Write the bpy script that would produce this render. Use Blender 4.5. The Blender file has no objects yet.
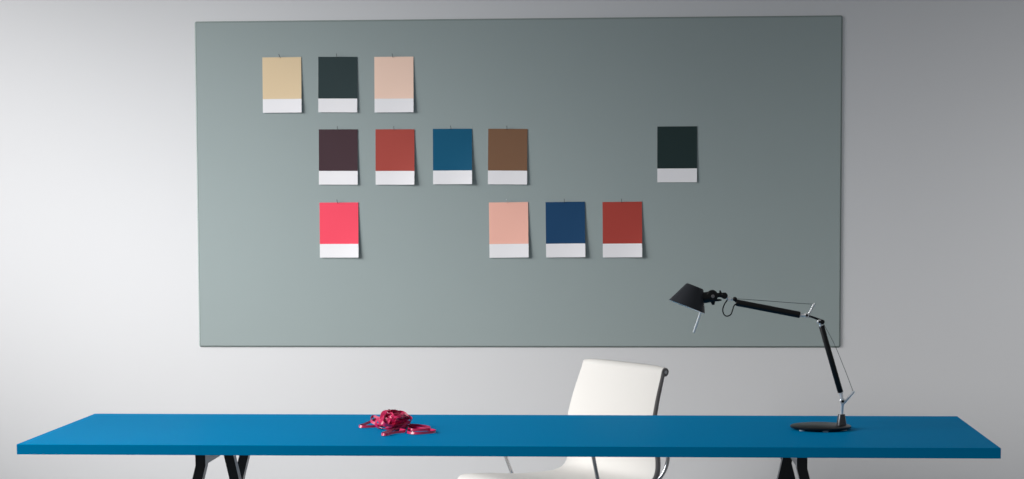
import bpy, bmesh, math, random
from mathutils import Vector, Matrix, Quaternion

scene = bpy.context.scene
COL = scene.collection
PI = math.pi

# ------------------------------------------------------------------ view
vs = scene.view_settings
scene.display_settings.display_device = 'sRGB'
vs.view_transform = 'Standard'
vs.look = 'None'
vs.gamma = 1.0
vs.exposure = 0.0
vs.use_curve_mapping = False


# ------------------------------------------------------------------ materials
def lin(c):
    out = []
    for v in c[:3]:
        v /= 255.0
        out.append(v / 12.92 if v <= 0.04045 else ((v + 0.055) / 1.055) ** 2.4)
    return (*out, 1.0)


def material(name, rgb, rough=0.5, metal=0.0, spec=0.5, bump=None, mottle=None, sheen=0.0, coat=0.0):
    """rgb is the sRGB albedo; bump=(scale, strength); mottle=(scale, amount)."""
    m = bpy.data.materials.new(name)
    m.use_nodes = True
    nt = m.node_tree
    b = nt.nodes['Principled BSDF']
    b.inputs['Base Color'].default_value = lin(rgb)
    b.inputs['Roughness'].default_value = rough
    b.inputs['Metallic'].default_value = metal
    b.inputs['Specular IOR Level'].default_value = spec
    if sheen:
        b.inputs['Sheen Weight'].default_value = sheen
    if coat:
        b.inputs['Coat Weight'].default_value = coat
        b.inputs['Coat Roughness'].default_value = 0.15
    tc = None
    if bump or mottle:
        tc = nt.nodes.new('ShaderNodeTexCoord')
    if bump:
        n = nt.nodes.new('ShaderNodeTexNoise')
        n.inputs['Scale'].default_value = bump[0]
        n.inputs['Detail'].default_value = 6
        nt.links.new(tc.outputs['Object'], n.inputs['Vector'])
        bp = nt.nodes.new('ShaderNodeBump')
        bp.inputs['Strength'].default_value = bump[1]
        bp.inputs['Distance'].default_value = 0.004
        nt.links.new(n.outputs['Fac'], bp.inputs['Height'])
        nt.links.new(bp.outputs['Normal'], b.inputs['Normal'])
    if mottle:
        n2 = nt.nodes.new('ShaderNodeTexNoise')
        n2.inputs['Scale'].default_value = mottle[0]
        n2.inputs['Detail'].default_value = 4
        nt.links.new(tc.outputs['Object'], n2.inputs['Vector'])
        rp = nt.nodes.new('ShaderNodeMapRange')
        rp.inputs['To Min'].default_value = 1.0 - mottle[1]
        rp.inputs['To Max'].default_value = 1.0 + mottle[1]
        nt.links.new(n2.outputs['Fac'], rp.inputs['Value'])
        mx = nt.nodes.new('ShaderNodeMix')
        mx.data_type = 'RGBA'
        mx.blend_type = 'MULTIPLY'
        mx.inputs['Factor'].default_value = 1.0
        mx.inputs[6].default_value = lin(rgb)
        nt.links.new(rp.outputs['Result'], mx.inputs[7])
        nt.links.new(mx.outputs[2], b.inputs['Base Color'])
    return m


M = {
    'wall': material('painted_plaster', (217, 217, 219), 0.9, spec=0.15, bump=(60, 0.04), mottle=(1.2, 0.015)),
    'floor': material('polished_concrete', (190, 190, 188), 0.6, mottle=(2.0, 0.06)),
    'felt': material('grey_green_felt', (155, 166, 166), 0.95, spec=0.1, bump=(400, 0.08), mottle=(6.0, 0.012)),
    'trim': material('dark_felt_edge', (138, 149, 147), 0.9, spec=0.1, bump=(400, 0.08)),
    'blue': material('blue_lacquer', (0, 137, 194), 0.4, spec=0.0008, mottle=(3.0, 0.02)),
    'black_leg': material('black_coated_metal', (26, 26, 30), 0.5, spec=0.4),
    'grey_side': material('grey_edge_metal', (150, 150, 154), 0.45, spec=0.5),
    'paper': material('white_paper', (242, 240, 243), 0.85, spec=0.2),
    'steel_dark': material('dark_steel', (60, 60, 62), 0.4, metal=0.8),
    'leather': material('white_leather', (215, 212, 208), 0.6, spec=0.35, bump=(14, 0.25)),
    'alu': material('polished_aluminium', (205, 206, 210), 0.16, metal=1.0),
    'alu_dark': material('grey_aluminium', (128, 124, 124), 0.4, metal=0.2),
    'rubber': material('black_rubber', (18, 18, 18), 0.7),
    'lamp_black': material('black_lacquered_metal', (12, 12, 14), 0.35, spec=0.45),
    'sleeve': material('polished_black_metal', (84, 85, 88), 0.28, metal=1.0),
    'lamp_matt': material('matt_black_metal', (13, 13, 15), 0.45, spec=0.35),
    'lamp_white': material('white_shade_lining', (235, 235, 232), 0.5),
    'chrome': material('bright_chrome', (242, 243, 244), 0.28, metal=0.5),
    'white_rod': material('white_rod', (248, 249, 249), 0.4),
    'shade': material('black_shade_enamel', (45, 47, 53), 0.5, spec=0.3),
    'wire': material('thin_steel_wire', (95, 100, 102), 0.35, metal=0.7),
    'cable': material('black_cable', (14, 15, 16), 0.6),
    'pad': material('clear_foot', (225, 228, 230), 0.3),
    'ribbon': material('pink_satin_ribbon', (216, 12, 90), 0.33, spec=1.0, sheen=0.0),
}


# ------------------------------------------------------------------ mesh helpers
def bm_new():
    return bmesh.new()


def obj(name, bm, mats, parent=None, smooth=True, angle=40):
    me = bpy.data.meshes.new(name)
    bmesh.ops.recalc_face_normals(bm, faces=bm.faces[:])
    bm.to_mesh(me)
    bm.free()
    if not isinstance(mats, (list, tuple)):
        mats = [mats]
    for m in mats:
        me.materials.append(m)
    if smooth:
        for p in me.polygons:
            p.use_smooth = True
        me.set_sharp_from_angle(angle=math.radians(angle))
    o = bpy.data.objects.new(name, me)
    COL.objects.link(o)
    if parent:
        o.parent = parent
    return o


def tag(o, label, cat, group=None):
    o['label'] = label
    o['category'] = cat
    if group:
        o['group'] = group
    return o


def thing(name, label, cat, loc=(0, 0, 0), rotz=0.0, group=None):
    o = bpy.data.objects.new(name, None)
    o.empty_display_size = 0.05
    COL.objects.link(o)
    o.location = loc
    o.rotation_euler = (0, 0, rotz)
    return tag(o, label, cat, group)


def structure(name, bm, mat):
    o = obj(name, bm, mat, smooth=False)
    o['kind'] = 'structure'
    return o


def add_box(bm, lo, hi, bevel=0.0, seg=2, mi=0):
    vsx = [bm.verts.new((x, y, z)) for x in (lo[0], hi[0]) for y in (lo[1], hi[1]) for z in (lo[2], hi[2])]
    idx = [(0, 1, 3, 2), (4, 6, 7, 5), (0, 4, 5, 1), (2, 3, 7, 6), (0, 2, 6, 4), (1, 5, 7, 3)]
    fs = []
    for q in idx:
        f = bm.faces.new([vsx[i] for i in q])
        f.material_index = mi
        fs.append(f)
    bmesh.ops.recalc_face_normals(bm, faces=fs)
    if bevel:
        es = {e for f in fs for e in f.edges}
        bmesh.ops.bevel(bm, geom=list(es), offset=bevel, segments=seg, profile=0.5, affect='EDGES')
    return fs


def frames(pts):
    """Parallel-transport frames along a polyline."""
    n = len(pts)
    T = []
    for i in range(n):
        a = pts[max(i - 1, 0)]
        b = pts[min(i + 1, n - 1)]
        T.append((b - a).normalized())
    t0 = T[0]
    up = Vector((0, 1, 0)) if abs(t0.y) < 0.9 else Vector((1, 0, 0))
    N = [(up - t0 * up.dot(t0)).normalized()]
    for i in range(1, n):
        v = N[-1] - T[i] * N[-1].dot(T[i])
        N.append(v.normalized())
    return T, N


def add_tube(bm, pts, r, seg=12, cap=True, mi=0, flat=(1.0, 1.0)):
    pts = [Vector(p) for p in pts]
    rs = r if isinstance(r, (list, tuple)) else [r] * len(pts)
    T, N = frames(pts)
    rings = []
    for p, t, nn, rr in zip(pts, T, N, rs):
        b = t.cross(nn)
        rings.append([bm.verts.new(p + nn * (rr * flat[0] * math.cos(a)) + b * (rr * flat[1] * math.sin(a)))
                      for a in [2 * PI * k / seg for k in range(seg)]])
    for A, B in zip(rings, rings[1:]):
        for k in range(seg):
            f = bm.faces.new((A[k], A[(k + 1) % seg], B[(k + 1) % seg], B[k]))
            f.material_index = mi
    if cap:
        for R in (rings[0], rings[-1]):
            f = bm.faces.new(R)
            f.material_index = mi
    return rings


def add_lathe(bm, prof, origin=(0, 0, 0), axis=(0, 0, 1), seg=32, mi=0, close=False):
    """prof: (radius, height) pairs along the axis."""
    q = Vector((0, 0, 1)).rotation_difference(Vector(axis).normalized())
    o = Vector(origin)
    rings = []
    for r, h in prof:
        if r < 1e-6:
            rings.append([bm.verts.new(o + q @ Vector((0, 0, h)))])
        else:
            rings.append([bm.verts.new(o + q @ Vector((r * math.cos(2 * PI * k / seg), r * math.sin(2 * PI * k / seg), h)))
                          for k in range(seg)])
    pairs = list(zip(rings, rings[1:]))
    if close:
        pairs.append((rings[-1], rings[0]))
    for A, B in pairs:
        for k in range(seg):
            k2 = (k + 1) % seg
            if len(A) == 1 and len(B) == 1:
                continue
            if len(A) == 1:
                f = bm.faces.new((A[0], B[k], B[k2]))
            elif len(B) == 1:
                f = bm.faces.new((A[k], A[k2], B[0]))
            else:
                f = bm.faces.new((A[k], A[k2], B[k2], B[k]))
            f.material_index = mi


def add_disc(bm, c, axis, r, t, seg=24, bev=0.15, mi=0):
    b = min(r, t) * bev
    add_lathe(bm, [(0, -t / 2), (r - b, -t / 2), (r, -t / 2 + b), (r, t / 2 - b), (r - b, t / 2), (0, t / 2)], c, axis, seg, mi)


def add_sphere(bm, c, r, seg=16, rings=10, mi=0, scale=(1, 1, 1)):
    mat = Matrix.Translation(Vector(c)) @ Matrix.Diagonal((*scale, 1))
    g = bmesh.ops.create_uvsphere(bm, u_segments=seg, v_segments=rings, radius=r, matrix=mat)
    for f in {f for v in g['verts'] for f in v.link_faces}:
        f.material_index = mi


def catmull(P, n=10, closed=False):
    P = [Vector(p) for p in P]
    out = []
    m = len(P)
    rng = range(m) if closed else range(m - 1)
    for i in rng:
        if closed:
            a, b, c, d = P[i - 1], P[i], P[(i + 1) % m], P[(i + 2) % m]
        else:
            b, c = P[i], P[i + 1]
            a = P[i - 1] if i else b * 2 - c
            d = P[i + 2] if i + 2 < m else c * 2 - b
        for k in range(n):
            t = k / n
            out.append(0.5 * ((2 * b) + (c - a) * t + (2 * a - 5 * b + 4 * c - d) * t * t + (3 * b - a - 3 * c + d) * t ** 3))
    if not closed:
        out.append(P[-1])
    return out


def add_prism(bm, poly, y0, y1, axis='y', mi=0):
    """Extrude a 2-D polygon (u, v) along an axis. axis y: (x, z); axis x: (y, z)."""
    def pt(u, v, w):
        return (u, w, v) if axis == 'y' else (w, u, v)
    A = [bm.verts.new(pt(u, v, y0)) for u, v in poly]
    B = [bm.verts.new(pt(u, v, y1)) for u, v in poly]
    fs = [bm.faces.new(A), bm.faces.new(B[::-1])]
    n = len(poly)
    for k in range(n):
        fs.append(bm.faces.new((A[k], B[k], B[(k + 1) % n], A[(k + 1) % n])))
    bmesh.ops.recalc_face_normals(bm, faces=fs)
    for f in fs:
        f.material_index = mi
    return fs


# ------------------------------------------------------------------ setting
WALL_Y = 8.0665
bm = bm_new()
add_box(bm, (-9, WALL_Y, 0), (9, WALL_Y + 0.2, 3.6))
structure('wall_back', bm, M['wall'])
bm = bm_new()
add_box(bm, (-9, -3, -0.1), (9, WALL_Y + 0.2, 0))
structure('floor', bm, M['floor'])

# ------------------------------------------------------------------ pinboard
BX0, BX1, BZ0, BZ1 = -1.7544, 0.7045, 0.8676, 2.1158
BF = 8.060


def rounded_ring(inset, y, rad=0.008, k=5):
    """Outline of the board pulled in by inset, corners rounded."""
    x0, x1, z0, z1 = BX0 + inset, BX1 - inset, BZ0 + inset, BZ1 - inset
    r = max(rad - inset, 0.0015)
    out = []
    for cx, cz, a0 in ((x1 - r, z1 - r, 0), (x0 + r, z1 - r, 90), (x0 + r, z0 + r, 180), (x1 - r, z0 + r, 270)):
        for i in range(k + 1):
            a = math.radians(a0 + 90 * i / k)
            out.append((cx + r * math.cos(a), y, cz + r * math.sin(a)))
    return out


EDGE = 0.0065
bm = bm_new()
ring_f = [bm.verts.new(p) for p in rounded_ring(EDGE, BF)]
ring_b = [bm.verts.new(p) for p in rounded_ring(EDGE, WALL_Y - 0.0005)]
n = len(ring_f)
bm.faces.new(ring_f)
bm.faces.new(ring_b[::-1])
for k in range(n):
    bm.faces.new((ring_f[k], ring_b[k], ring_b[(k + 1) % n], ring_f[(k + 1) % n]))
board = obj('pinboard', bm, M['felt'], smooth=False)
bm = bm_new()
rings = [rounded_ring(EDGE + 0.0002, WALL_Y - 0.0006), rounded_ring(EDGE - 0.0001, BF - 0.0002), rounded_ring(EDGE - 0.0012, BF - 0.0004),
         rounded_ring(0.0, BF + 0.0045), rounded_ring(0.0, WALL_Y - 0.0006)]
vr = [[bm.verts.new(p) for p in r] for r in rings]
for A, B in zip(vr, vr[1:] + vr[:1]):
    for k in range(n):
        bm.faces.new((A[k], A[(k + 1) % n], B[(k + 1) % n], B[k]))
obj('edge_trim', bm, M['trim'], board, angle=20)
tag(board, 'wide grey-green felt pinboard mounted on the pale grey wall', 'pinboard')

# ------------------------------------------------------------------ colour cards and pins
def make_card(cx, cz, rgb, label, tilt=0.0, lift=0.006, curl=0.010, curl_l=0.002):
    """A5 sheet, coloured above a white band, hung from its top edge; lower right corner lifts off the board."""
    w, h, band, t = 0.1495, 0.2105, 0.248, 0.0006
    nx, nz = 10, 16
    lift, curl, curl_l = lift * 0.7, curl * 0.55, curl_l * 0.5
    bm = bm_new()
    front = []
    rows = sorted({k / nz for k in range(nz + 1)} | {band})
    for v in rows:
        row = []
        for i in range(nx + 1):
            u = i / nx
            down = 1 - v
            off = 0.0015 + lift * down ** 1.3 + curl * down ** 1.6 * max(0, (u - 0.35) / 0.65) ** 2 \
                + curl_l * down * max(0, (0.4 - u) / 0.4) ** 2
            row.append(((u - 0.5) * w, -off, v * h - h))
        front.append(row)
    F = [[bm.verts.new(p) for p in r] for r in front]
    Bk = [[bm.verts.new((p[0], p[1] + t, p[2])) for p in r] for r in front]
    for j in range(len(rows) - 1):
        mi = 1 if rows[j + 1] <= band + 1e-6 else 0
        for i in range(nx):
            f = bm.faces.new((F[j][i], F[j][i + 1], F[j + 1][i + 1], F[j + 1][i]))
            f.material_index = mi
            f = bm.faces.new((Bk[j][i], Bk[j + 1][i], Bk[j + 1][i + 1], Bk[j][i + 1]))
            f.material_index = 1
    per = [(0, i) for i in range(nx)] + [(j, nx) for j in range(len(rows) - 1)] \
        + [(len(rows) - 1, i) for i in range(nx, 0, -1)] + [(j, 0) for j in range(len(rows) - 1, 0, -1)]
    for (a, b), (c, d) in zip(per, per[1:] + per[:1]):
        f = bm.faces.new((F[a][b], Bk[a][b], Bk[c][d], F[c][d]))
        f.material_index = 1
    m = material('printed_card', rgb, 0.55, spec=0.3)
    o = obj('color_card', bm, [m, M['paper']], angle=50)
    o.location = (cx, BF - 0.0004, cz + h / 2)
    o.rotation_euler = (0, math.radians(-tilt), 0)
    tag(o, label, 'colour card', 'colour cards pinned to the board')
    return o


def make_pin(x, z, lean, label):
    """Fine steel pin pushed down into the board, its shank sticking up and out."""
    bm = bm_new()
    a = Vector((0, 0.004, -0.005))
    b = Vector((lean, -0.013, 0.015))
    add_tube(bm, [a, a.lerp(b, 0.5), b], [0.0005, 0.0008, 0.0008], seg=8)
    add_sphere(bm, b, 0.0013, 8, 6)
    o = obj('pin', bm, M['alu'] if label.startswith('pale') else M['steel_dark'])
    o.location = (x, BF, z)
    tag(o, label, 'pin', 'fine steel pins holding the colour cards')
    return o


# centre x, centre z, albedo, tilt, lift, curls, labels, pin lean
CARDS = [
    (-1.4185, 1.8716, (230, 205, 168), 0.12, .004, .006, .001, 'beige colour card with white lower band', 'steel pin holding the beige card', -.006),
    (-1.2029, 1.8715, (43, 59, 61), -0.45, .003, .004, .002, 'dark green-grey colour card in the top row of the board', 'steel pin in the dark card of the top row', 0),
    (-0.988, 1.8699, (250, 215, 196), -0.08, .005, .007, .001, 'pale peach-pink colour card in the top row of the board', 'steel pin holding the pale pink card in the top row', -.002),
    (-1.2039, 1.5964, (69, 47, 54), -0.3, .003, .004, .002, 'dark plum colour card with white lower band', 'steel pin holding the plum card', .001),
    (-0.986, 1.5953, (173, 73, 64), -0.19, .004, .012, .001, 'brick red colour card between the plum and blue cards', 'steel pin holding the red card next to the plum card', 0),
    (-0.7661, 1.596, (0, 87, 121), 0.02, .004, .014, .001, 'petrol blue colour card between the red and brown cards', 'steel pin holding the petrol blue card', -.003),
    (-0.5545, 1.5945, (128, 93, 69), -0.6, .003, .005, .001, 'brown colour card at the end of its row', 'steel pin holding the brown card', 0),
    (0.0865, 1.5997, (30, 49, 49), 0.03, .002, .002, .001, 'blackish green colour card hanging apart from all the others', None, 0),
    (-1.2041, 1.3176, (250, 78, 102), 0.07, .005, .008, .001, 'hot pink colour card alone below the plum card', 'steel pin holding the hot pink card', -.003),
    (-0.5535, 1.3162, (250, 189, 172), 0.54, .004, .008, .001, 'salmon pink colour card below the brown card', 'pale pin holding the salmon pink card below the brown one', -.001),
    (-0.3374, 1.3169, (21, 67, 107), 0.55, .005, .010, .002, 'navy blue colour card between the salmon and rust red cards', 'steel pin holding the navy card', 0),
    (-0.1209, 1.3163, (174, 66, 57), 0.34, .003, .012, .001, 'rust red colour card beside the navy blue card', 'steel pin holding the rust red card beside the navy one', .001),
]
for cx, cz, rgb, tilt, lift, curl, cl, lab, plab, lean in CARDS:
    make_card(cx, cz, rgb, lab, tilt, lift, curl, cl)
    if plab:
        make_pin(cx - 0.003, cz + 0.1005, lean, plab)

# ------------------------------------------------------------------ tabletop
TX0, TX1, TY0, TY1, TZ, TT = -1.8286, 0.9650, 5.9424, 6.7968, 0.740, 0.0295
bm = bm_new()
add_box(bm, (TX0, TY0, TZ - TT), (TX1, TY1, TZ), bevel=0.0012, seg=2)
tt = obj('tabletop', bm, M['blue'], angle=20)
tag(tt, 'long matt blue rectangular tabletop resting on black trestles', 'table')

# ------------------------------------------------------------------ trestles
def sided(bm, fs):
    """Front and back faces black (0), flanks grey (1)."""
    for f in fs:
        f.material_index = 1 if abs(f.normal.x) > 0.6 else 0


def make_trestle(x, yaw, sgn, label):
    """sgn -1: outer legs splay to -x. Two outer legs at the ends, one inner leg at mid depth, arched rail on top."""
    t = thing('trestle', label, 'trestle', (x, 6.3696, 0), yaw, 'trestles under the blue tabletop')
    top = TZ - TT - 0.0003
    w, kz = 0.0295, 0.668
    s_out, s_in = 0.25 * sgn, -0.225 * sgn
    for yc in (-0.320, 0.320):
        bm = bm_new()
        poly = [(-w / 2, top), (w / 2, top), (w / 2, kz), (w / 2 + s_out * kz, 0.006), (-w / 2 + s_out * kz, 0.006), (-w / 2, kz)]
        sided(bm, add_prism(bm, poly, yc - 0.017, yc + 0.017))
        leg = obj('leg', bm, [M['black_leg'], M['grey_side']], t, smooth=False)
        bm = bm_new()
        xc = s_out * kz
        add_box(bm, (xc - 0.018, yc - 0.02, 0), (xc + 0.018, yc + 0.02, 0.012), bevel=0.002)
        obj('foot', bm, M['rubber'], leg)
    bm = bm_new()
    poly = [(-w / 2, top - 0.004), (w / 2, top - 0.004), (w / 2 + s_in * (top - .004), 0.006), (-w / 2 + s_in * (top - .004), 0.006)]
    sided(bm, add_prism(bm, poly, -0.017, 0.017))
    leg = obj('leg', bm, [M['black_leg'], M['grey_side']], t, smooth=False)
    bm = bm_new()
    xc = s_in * top
    add_box(bm, (xc - 0.018, -0.02, 0), (xc + 0.018, 0.02, 0.012), bevel=0.002)
    obj('foot', bm, M['rubber'], leg)
    bm = bm_new()
    e = 0.3025
    x0, x1 = (-0.006, 0.0140) if sgn < 0 else (-0.0140, 0.006)
    for ya, yb in ((-e, -0.018), (0.018, e)):
        za, zb = (0.6715, 0.676) if ya < 0 else (0.676, 0.6715)
        sided(bm, add_prism(bm, [(ya, top), (ya, za), (yb, zb), (yb, top)], x0, x1, axis='x'))
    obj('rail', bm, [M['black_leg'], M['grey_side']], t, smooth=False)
    return t


make_trestle(-1.3065, -0.022, -1, 'black trestle under the end of the table away from the lamp')
make_trestle(0.411, 0.031, 1, 'black trestle under the lamp end of the blue table')

# ------------------------------------------------------------------ swivel chair
ch = thing('office_chair', 'white leather swivel chair with chrome arms behind the blue table', 'chair',
           (-0.365, 7.283, 0), math.radians(216.1))
ch.scale = (1.015, 1.015, 1.018)
prof = catmull([(x, 0, z) for x, z in [(0.175, 0.405), (0.205, 0.430), (0.185, 0.457), (0.10, 0.455), (0.0, 0.446), (-0.09, 0.443),
                (-0.197, 0.446), (-0.247, 0.470), (-0.261, 0.530), (-0.250, 0.63), (-0.270, 0.72), (-0.297, 0.80), (-0.304, 0.822)]], 6)
# roll over the top rod
rc = Vector((-0.318, 0, 0.824))
rr = 0.0135
roll = [rc + Vector((rr * math.cos(a), 0, rr * math.sin(a))) for a in [math.radians(10 + k * 22) for k in range(13)]]
sl = prof + roll


def make_sling(bm, pts, thick, ny=12, sag=0.008):
    n = len(pts)
    nor = []
    for i in range(n):
        a, b = pts[max(i - 1, 0)], pts[min(i + 1, n - 1)]
        t = (b - a).normalized()
        nor.append(Vector((t.z, 0, -t.x)))
    rings = []
    for i in range(n):
        k = min(1.0, min(i, n - 1 - i) / 8.0)
        top, bot = [], []
        for j in range(ny + 1):
            v = -1 + 2 * j / ny
            s = sag * k * (1 - v * v)
            th = thick * (1 - 0.75 * v ** 8)
            c = pts[i] + Vector((0, v * half_width(pts[i]), 0)) + nor[i] * s
            c.z -= 0.007 * (1 - v * v) * max(0.0, min(1.0, (pts[i].z - 0.70) / 0.12))
            top.append(bm.verts.new(c + nor[i] * -th / 2))
            bot.append(bm.verts.new(c + nor[i] * th / 2))
        rings.append(top + bot[::-1])
    m = len(rings[0])
    for A, B in zip(rings, rings[1:]):
        for k in range(m):
            bm.faces.new((A[k], A[(k + 1) % m], B[(k + 1) % m], B[k]))
    bm.faces.new(rings[0])
    bm.faces.new(rings[-1])


HW = 0.240


def half_width(p):
    return 0.238 + 0.027 * max(0.0, min(1.0, (0.82 - p.z) / 0.32))


bm = bm_new()
make_sling(bm, sl, 0.012)
obj('sling', bm, M['leather'], ch, angle=70)
back_n = []
for i in range(len(prof)):
    t = (prof[min(i + 1, len(prof) - 1)] - prof[max(i - 1, 0)]).normalized()
    back_n.append(Vector((t.z, 0, -t.x)) * -1)
for s in (-1, 1):
    bm = bm_new()
    pts = [p + Vector((0, s * (half_width(p) - 0.002), 0)) + back_n[i] * (0.007 + 0.003 * (half_width(p) - 0.238) / 0.027) for i, p in enumerate(prof)]
    add_tube(bm, pts, [0.0080 + 0.003 * (half_width(p) - 0.238) / 0.027 for p in prof], seg=10, flat=(0.75, 1.0))
    bmm = bm
    # spiral end disc of the rolled top
    add_disc(bmm, rc + Vector((0, s * 0.2355, 0)), (0, 1, 0), 0.0148, 0.010)
    fr = obj('side_rail', bmm, M['alu_dark'], ch)
    bm = bm_new()
    add_disc(bm, rc + Vector((0, s * 0.2415, 0)), (0, 1, 0), 0.006, 0.003)
    obj('rod_cap', bm, M['alu'], fr)
    # arm loop
    y = s * (HW + (0.044 if s > 0 else 0.040))
    arm = catmull([(-0.215, y - s * .04, 0.425), (-0.268, y - s * .01, 0.470), (-0.290, y + s * .004, 0.520), (-0.286, y + s * .006, 0.570), (-0.25, y + s * .008, 0.598),
                   (-0.12, y + s * .01, 0.602), (-0.01, y + s * .01, 0.600), (0.020, y + s * .01, 0.592), (0.013, y + s * .008, 0.560),
                   (-0.006, y, 0.500), (-0.023, y - s * .006, 0.452), (-0.027, y - s * .02, 0.430)], 6)
    bm = bm_new()
    add_tube(bm, arm, 0.0066, seg=12)
    a = obj('armrest', bm, M['alu'], ch)
    bm = bm_new()
    add_tube(bm, [(-0.225, y + s * .009, 0.607), (-0.12, y + s * .01, 0.610), (-0.025, y + s * .01, 0.608)], 0.013, seg=12, flat=(1.0, 0.5))
    obj('arm_pad', bm, M['leather'], a)
for x, z, nm in ((-0.02, 0.428, 'seat_stretcher'), (-0.262, 0.56, 'back_stretcher')):
    bm = bm_new()
    add_tube(bm, catmull([(x, -HW, z), (x - (0.03 if nm[0] == 'b' else 0), -0.1, z - (0.03 if nm[0] == 's' else 0)),
                          (x - (0.03 if nm[0] == 'b' else 0), 0.1, z - (0.03 if nm[0] == 's' else 0)), (x, HW, z)], 8), 0.010, seg=10)
    obj(nm, bm, M['alu'], ch)
bm = bm_new()
add_box(bm, (-0.10, -0.06, 0.365), (0.06, 0.06, 0.405), bevel=0.008)
obj('tilt_mechanism', bm, M['alu_dark'], ch)
bm = bm_new()
add_lathe(bm, [(0, 0.07), (0.030, 0.07), (0.030, 0.20), (0.020, 0.205), (0.020, 0.37), (0, 0.37)], (-0.02, 0, 0))
obj('column', bm, M['alu'], ch)
for k in range(5):
    a = 2 * PI * k / 5 + 0.3
    dx, dy = math.cos(a), math.sin(a)
    bm = bm_new()
    add_tube(bm, [(-0.02 + dx * r, dy * r, z) for r, z in ((0.02, 0.105), (0.10, 0.098), (0.22, 0.078), (0.29, 0.066))],
             [0.020, 0.018, 0.014, 0.011], seg=10, flat=(1, 0.8))
    lg = obj('base_leg', bm, M['alu'], ch)
    bm = bm_new()
    cx, cy = -0.02 + dx * 0.285, dy * 0.285
    for o_ in (-0.011, 0.011):
        add_disc(bm, (cx - dy * o_, cy + dx * o_, 0.026), (-dy, dx, 0), 0.026, 0.016)
    add_tube(bm, [(cx, cy, 0.026), (cx, cy, 0.062)], 0.006, seg=8)
    obj('caster', bm, M['rubber'], lg)

# ------------------------------------------------------------------ desk lamp
LY = 6.4060
lamp = thing('desk_lamp', 'black articulated desk lamp with chrome joints on the blue tabletop', 'lamp', (0.5020, LY, TZ))
lamp.scale = (1.0195, 1.0195, 1.0195)


def P(x, z, y=0.0):
    return Vector((x, y, z))


bm = bm_new()
add_lathe(bm, [(0, 0.004), (0.084, 0.004), (0.0885, 0.0055), (0.0895, 0.008), (0.0895, 0.0105), (0.087, 0.0125), (0, 0.0135)], seg=64)
lb = obj('base', bm, M['lamp_black'], lamp)
for a in (-2.45, -1.45, -0.5, 0.6, 1.6, 2.6):
    bm = bm_new()
    add_disc(bm, (0.074 * math.cos(a), 0.074 * math.sin(a), 0.002), (0, 0, 1), 0.009, 0.004)
    obj('foot', bm, M['pad'], lb)
bm = bm_new()
add_lathe(bm, [(0, 0.0), (0.0150, 0.0), (0.0145, 0.004), (0.0105, 0.030), (0.0095, 0.032), (0, 0.032)], (0.0612, 0, 0.013), seg=28)
obj('post_sleeve', bm, M['sleeve'], lamp)
bm = bm_new()
add_tube(bm, [P(0.0616, 0.042), P(0.063, 0.072), P(0.0636, 0.080)], [0.0046, 0.0046, 0.006], seg=14)
obj('stem', bm, M['chrome'], lamp)


def make_joint(name, c, fork_to, r=0.0085):
    """Chrome hinge: two cheeks running to the arm end, pivot disc between."""
    bm = bm_new()
    for y in (-0.0065, 0.0065):
        add_tube(bm, [c + Vector((0, y, 0)), fork_to + Vector((0, y * 0.8, 0))], [0.0042, 0.0036], seg=10)
        add_disc(bm, c + Vector((0, y, 0)), (0, 1, 0), r, 0.005)
    add_disc(bm, fork_to, (0, 1, 0), r * 0.8, 0.014)
    j = obj(name, bm, M['chrome'], lamp)
    bm = bm_new()
    for y in (-0.0105, 0.0105):
        add_disc(bm, c + Vector((0, y, 0)), (0, 1, 0), r * 0.5, 0.004)
    obj('pivot_screw', bm, M['lamp_matt'], j)
    return j


def make_arm(a, b, r):
    bm = bm_new()
    d = (b - a).normalized()
    add_tube(bm, [a, a + d * 0.001, b - d * 0.001, b], [r * 0.9, r, r, r * 0.9], seg=20)
    return bm


def make_lever(name, a, b):
    bm = bm_new()
    d = (b - a).normalized()
    add_tube(bm, [a - d * 0.004, a, a.lerp(b, 0.7), b], [0.0035, 0.0035, 0.0032, 0.0026], seg=10)
    n = Vector((d.z, 0, -d.x))
    add_tube(bm, [b - d * 0.006 - n * 0.005, b - d * 0.006 + n * 0.004], 0.0018, seg=8)
    return obj(name, bm, M['chrome'], lamp)


def make_wire(pts):
    bm = bm_new()
    add_tube(bm, catmull([P(x, z) for x, z in pts], 8), 0.0008, seg=8)
    return obj('spring_wire', bm, M['wire'], lamp)


make_joint('lower_joint', P(0.0636, 0.084), P(0.0585, 0.107), 0.0080)
obj('lower_arm', make_arm(P(0.0580, 0.1090), P(0.0005, 0.3069), 0.0083), M['lamp_matt'], lamp)
make_lever('lower_lever', P(0.0700, 0.080), P(0.0976, 0.1132))
make_wire([(0.0047, 0.3159), (0.0370, 0.2563), (0.0670, 0.1848), (0.0950, 0.1122)])
make_joint('elbow_joint', P(-0.0060, 0.3190), P(-0.0005, 0.3070), 0.0068)
bm = bm_new()
add_disc(bm, P(0.0025, 0.3190, -0.004), (0, 1, 0), 0.0068, 0.016)
add_tube(bm, [P(0.002, 0.322), P(-0.0264, 0.3329), P(-0.0426, 0.3385)], [0.0036, 0.0032, 0.0034], seg=10)
obj('elbow_link', bm, M['lamp_matt'], lamp)
make_joint('upper_joint', P(-0.0430, 0.3380), P(-0.0600, 0.3385), 0.0072)
make_lever('upper_lever', P(-0.0382, 0.3397), P(-0.0195, 0.3731))
obj('upper_arm', make_arm(P(-0.2501, 0.3756), P(-0.0625, 0.3391), 0.0098), M['lamp_matt'], lamp)
make_wire([(-0.2520, 0.3870), (-0.1788, 0.3820), (-0.0899, 0.3750), (-0.0225, 0.3705)])

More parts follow.
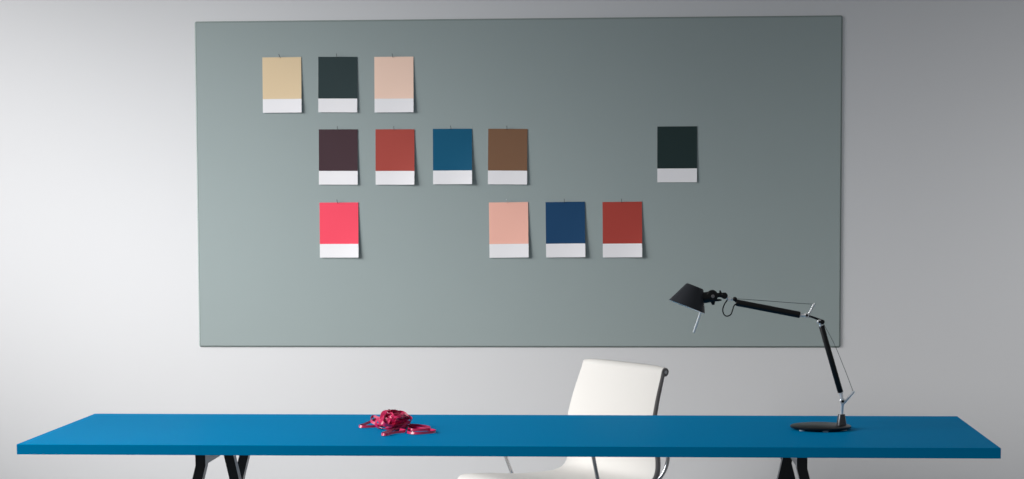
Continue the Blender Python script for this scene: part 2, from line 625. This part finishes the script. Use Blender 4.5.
bm = bm_new()
add_sphere(bm, P(-0.2540, 0.3858), 0.0068)
add_tube(bm, [P(-0.254, 0.3858), P(-0.2480, 0.3780)], 0.005, seg=10)
obj('head_pivot', bm, M['lamp_matt'], lamp)
bm = bm_new()
add_tube(bm, [P(-0.2560, 0.3858), P(-0.2660, 0.3850), P(-0.2723, 0.3866), P(-0.2800, 0.3930)], [0.003, 0.0032, 0.0036, 0.0045], seg=10)
add_disc(bm, P(-0.2700, 0.3862), (0, 1, 0), 0.0055, 0.012)
obj('head_link', bm, M['chrome'], lamp)
# head yoke: horizontal arm, fins and clamp
bm = bm_new()
add_tube(bm, [P(-0.3160, 0.3975), P(-0.2960, 0.3975), P(-0.2827, 0.3940)], [0.0075, 0.0065, 0.0075], seg=12)
add_prism(bm, [(-0.3010, 0.400), (-0.2885, 0.398), (-0.2790, 0.3985), (-0.2850, 0.4055), (-0.2920, 0.4045), (-0.2965, 0.4125), (-0.2990, 0.4120)], -0.005, 0.005)
add_disc(bm, P(-0.2845, 0.3960), (0, 1, 0), 0.0095, 0.014)
obj('head_yoke', bm, M['lamp_matt'], lamp)
bm = bm_new()
add_tube(bm, [P(-0.3200, 0.3830), P(-0.3030, 0.3830), P(-0.2931, 0.3833)], [0.0045, 0.0036, 0.0024], seg=10)
obj('switch_lever', bm, M['lamp_matt'], lamp)
ax = (P(-0.371, 0.4244) - P(-0.3953, 0.3631) + Vector((0, 0.0045, 0))).normalized()
side = Vector((ax.z, 0, -ax.x))
# socket housing standing out of the shade's flank
bm = bm_new()
add_tube(bm, [P(-0.3620, 0.3900), P(-0.3400, 0.3905), P(-0.3230, 0.3935), P(-0.3150, 0.3945)], [0.0150, 0.0165, 0.0165, 0.0120], seg=20)
add_disc(bm, P(-0.3205, 0.3966), (0, 1, 0), 0.0165, 0.030)
add_tube(bm, [P(-0.3215, 0.385), P(-0.3180, 0.3760), P(-0.3172, 0.3690)], [0.008, 0.0065, 0.0035], seg=12)
sk = obj('socket', bm, M['lamp_matt'], lamp)
bm = bm_new()
add_disc(bm, P(-0.3190, 0.3950, -0.0160), (0, 1, 0), 0.0052, 0.004)
obj('clamp_screw', bm, M['alu_dark'], sk)
# truncated cone shade, open below
bm = bm_new()
H = 0.0655
add_lathe(bm, [(0.0568, 0.0), (0.0560, 0.002), (0.0275, H - 0.002), (0.0258, H), (0, H + 0.0005)], P(-0.3953, 0.3631), ax, 48, 0)
add_lathe(bm, [(0.0568, 0.0), (0.0552, 0.0003), (0.0262, H - 0.004), (0, H - 0.003)], P(-0.3953, 0.3631), ax, 48, 1)
bmesh.ops.remove_doubles(bm, verts=bm.verts[:], dist=1e-6)
sh = obj('lamp_shade', bm, [M['shade'], M['lamp_white']], lamp)
bm = bm_new()
add_lathe(bm, [(0, 0.058), (0.010, 0.058), (0.011, 0.040), (0.018, 0.028), (0.019, 0.020), (0.013, 0.009), (0, 0.006)], P(-0.3953, 0.3631), ax, 24)
obj('bulb', bm, M['lamp_white'], sh)
bm = bm_new()
add_tube(bm, [P(-0.3480, 0.3690, -.012), P(-0.3557, 0.3458, -.012), P(-0.3750, 0.2890, -.012), P(-0.3753, 0.2880, -.012)], [0.0033, 0.0034, 0.0034, 0.0026], seg=12)
obj('handle_rod', bm, M['white_rod'], sh)
bm = bm_new()
add_tube(bm, catmull([P(-0.2740, 0.3880), P(-0.2765, 0.3835), P(-0.2851, 0.3697), P(-0.2895, 0.3547), P(-0.2860, 0.341), P(-0.2769, 0.3355), P(-0.2660, 0.3404),
                      P(-0.2602, 0.3547), P(-0.2565, 0.3661), P(-0.2490, 0.3730)], 6), 0.0019, seg=10)
obj('cable', bm, M['cable'], lamp)

# ------------------------------------------------------------------ ribbon
rnd = random.Random(11)


def add_ribbon(bm, pts, wdir, halfw=0.0052, t=0.0005):
    """Flat band along pts; wdir gives the direction of the band's width at each point."""
    n = len(pts)
    rings = []
    for i in range(n):
        a, b = pts[max(i - 1, 0)], pts[min(i + 1, n - 1)]
        tg = (b - a).normalized()
        w = wdir[i] - tg * wdir[i].dot(tg)
        w = w.normalized() if w.length > 1e-5 else Vector((0, 0, 1))
        nn = tg.cross(w)
        q = [pts[i] + w * halfw + nn * t, pts[i] - w * halfw + nn * t, pts[i] - w * halfw - nn * t, pts[i] + w * halfw - nn * t]
        for v in q:
            v.z = max(v.z, 0.0006)
        rings.append([bm.verts.new(v) for v in q])
    for A, B in zip(rings, rings[1:]):
        for k in range(4):
            bm.faces.new((A[k], A[(k + 1) % 4], B[(k + 1) % 4], B[k]))
    bm.faces.new(rings[0])
    bm.faces.new(rings[-1])


bm = bm_new()
UP = Vector((0, 0, 1))
RX, RYY, RZ = 0.043, 0.055, 0.0250
CZ = 0.024
for k in range(24):
    nrm = Vector((rnd.uniform(-1, 1), rnd.uniform(-1, 1), rnd.uniform(-.9, .9))).normalized()
    u = nrm.orthogonal().normalized()
    v = nrm.cross(u)
    ph = rnd.uniform(0, 2 * PI)
    span = rnd.uniform(1.1, 1.9) * PI
    sc = rnd.uniform(0.62, 1.08)
    off = Vector((rnd.uniform(-.2, .2), rnd.uniform(-.2, .2), rnd.uniform(-.2, .25)))
    pts, wd = [], []
    N = 40
    for i in range(N + 1):
        a = ph + span * i / N
        d = u * math.cos(a) + v * math.sin(a) + nrm * 0.25 * math.sin(2.3 * a + k) + off
        s = sc * (1 + 0.10 * math.sin(3 * a + k))
        pts.append(Vector((d.x * RX * s - 0.004, d.y * RYY * s - 0.055, max(0.004, CZ + d.z * RZ * s))))
        tw = 0.9 * math.sin(1.7 * a + 2.1 * k)
        wd.append(nrm * math.cos(tw) + d.normalized() * math.sin(tw))
    add_ribbon(bm, pts, wd)


def flat_loop(P2, lean, hz=0.0050, closed=False, zs=None):
    pts = catmull([(x, y, hz if zs is None else zs[i]) for i, (x, y) in enumerate(P2)], 8, closed)
    if closed:
        pts.append(pts[0].copy())
    wd = [(UP + Vector((0, lean, 0))).normalized() for _ in pts]
    add_ribbon(bm, pts, wd, halfw=0.0038)


# low loop at the lamp-less side
flat_loop([(-0.030, -0.010), (-0.060, -0.030), (-0.098, -0.045), (-0.112, -0.030), (-0.096, 0.010), (-0.070, 0.050), (-0.050, 0.030), (-0.035, 0.0)], 0.5,
          zs=[0.006, 0.005, 0.005, 0.005, 0.008, 0.018, 0.022, 0.018])
# raised loop beside it
flat_loop([(-0.020, 0.0), (-0.055, 0.015), (-0.078, 0.03), (-0.080, 0.0), (-0.060, -0.02), (-0.03, -0.025)], 0.8,
          zs=[0.02, 0.024, 0.028, 0.018, 0.010, 0.008])
# front loop
flat_loop([(0.015, -0.075), (0.004, -0.120), (-0.012, -0.200), (-0.016, -0.245), (0.000, -0.252), (0.012, -0.205), (0.035, -0.180), (0.042, -0.150), (0.022, -0.120)], 0.7)
# long flat loops on the other side
flat_loop([(0.030, -0.020), (0.072, -0.080), (0.118, -0.130), (0.133, -0.160), (0.122, -0.190), (0.080, -0.215), (0.052, -0.185), (0.050, -0.100)], 0.6)
flat_loop([(0.035, 0.000), (0.070, -0.020), (0.100, -0.060), (0.112, -0.110), (0.095, -0.135), (0.060, -0.140), (0.045, -0.110)], 0.3, hz=0.0062)
rb = obj('ribbon', bm, M['ribbon'], angle=50)
rb.location = (-0.787, 6.435, TZ)
rb.scale = (1.018, 1.018, 1.018)
tag(rb, 'tangled heap of shiny pink ribbon on the blue tabletop', 'ribbon')

# ------------------------------------------------------------------ light
def area(name, loc, target, sx, sy, power, color=(1, 1, 1), spread=180):
    d = bpy.data.lights.new(name, 'AREA')
    d.shape = 'RECTANGLE'
    d.size, d.size_y = sx, sy
    d.energy = power
    d.color = color
    d.spread = math.radians(spread)
    o = bpy.data.objects.new(name, d)
    COL.objects.link(o)
    o.location = loc
    o.rotation_euler = (Vector(target) - Vector(loc)).to_track_quat('-Z', 'Y').to_euler()
    return o


az, el = 0.524, -0.334
LP = Vector((-4.30, 6.40, 2.13))
area('softbox_light', LP, LP + Vector((math.cos(el) * math.cos(az), math.cos(el) * math.sin(az), math.sin(el))), 1.9, 1.9, 28, (1.0, 0.995, 0.985), 50)

area('strip_light', (-3.5, 5.317, 2.30), (-1.286, 5.882, 0.74), 1.0, 2.2, 16.2, (1.0, 0.995, 0.985), 61)
area('side_light', (2.5, 5.2, 1.6), (1.80, WALL_Y, 1.22), 0.5, 0.5, 2.3, (1.0, 1.0, 1.0), 56)

w = bpy.data.worlds.new('studio_ambient')
w.use_nodes = True
w.node_tree.nodes['Background'].inputs['Color'].default_value = (0.93, 0.97, 1.0, 1)
w.node_tree.nodes['Background'].inputs['Strength'].default_value = 0.22
scene.world = w

# ------------------------------------------------------------------ camera
yaw, pitch, roll_, fpx = 0.0671494, -0.0699305, -0.0039467, 2117.0
cy, sy = math.cos(yaw), math.sin(yaw)
r = Vector((cy, sy, 0))
f = Vector((-sy, cy, 0))
u = Vector((0, 0, 1))
f2 = f * math.cos(pitch) + u * math.sin(pitch)
u2 = u * math.cos(pitch) - f * math.sin(pitch)
r3 = r * math.cos(roll_) + u2 * math.sin(roll_)
u3 = u2 * math.cos(roll_) - r * math.sin(roll_)
cd = bpy.data.cameras.new('camera')
cd.sensor_fit = 'HORIZONTAL'
cd.sensor_width = 36.0
cd.lens = fpx * 36.0 / 1024.0
cd.shift_y = 103.509 / 1024.0
cam = bpy.data.objects.new('camera', cd)
COL.objects.link(cam)
mw = Matrix((r3, u3, -f2)).transposed().to_4x4()
mw.translation = Vector((0, 0, 1.45))
cam.matrix_world = mw
scene.camera = cam
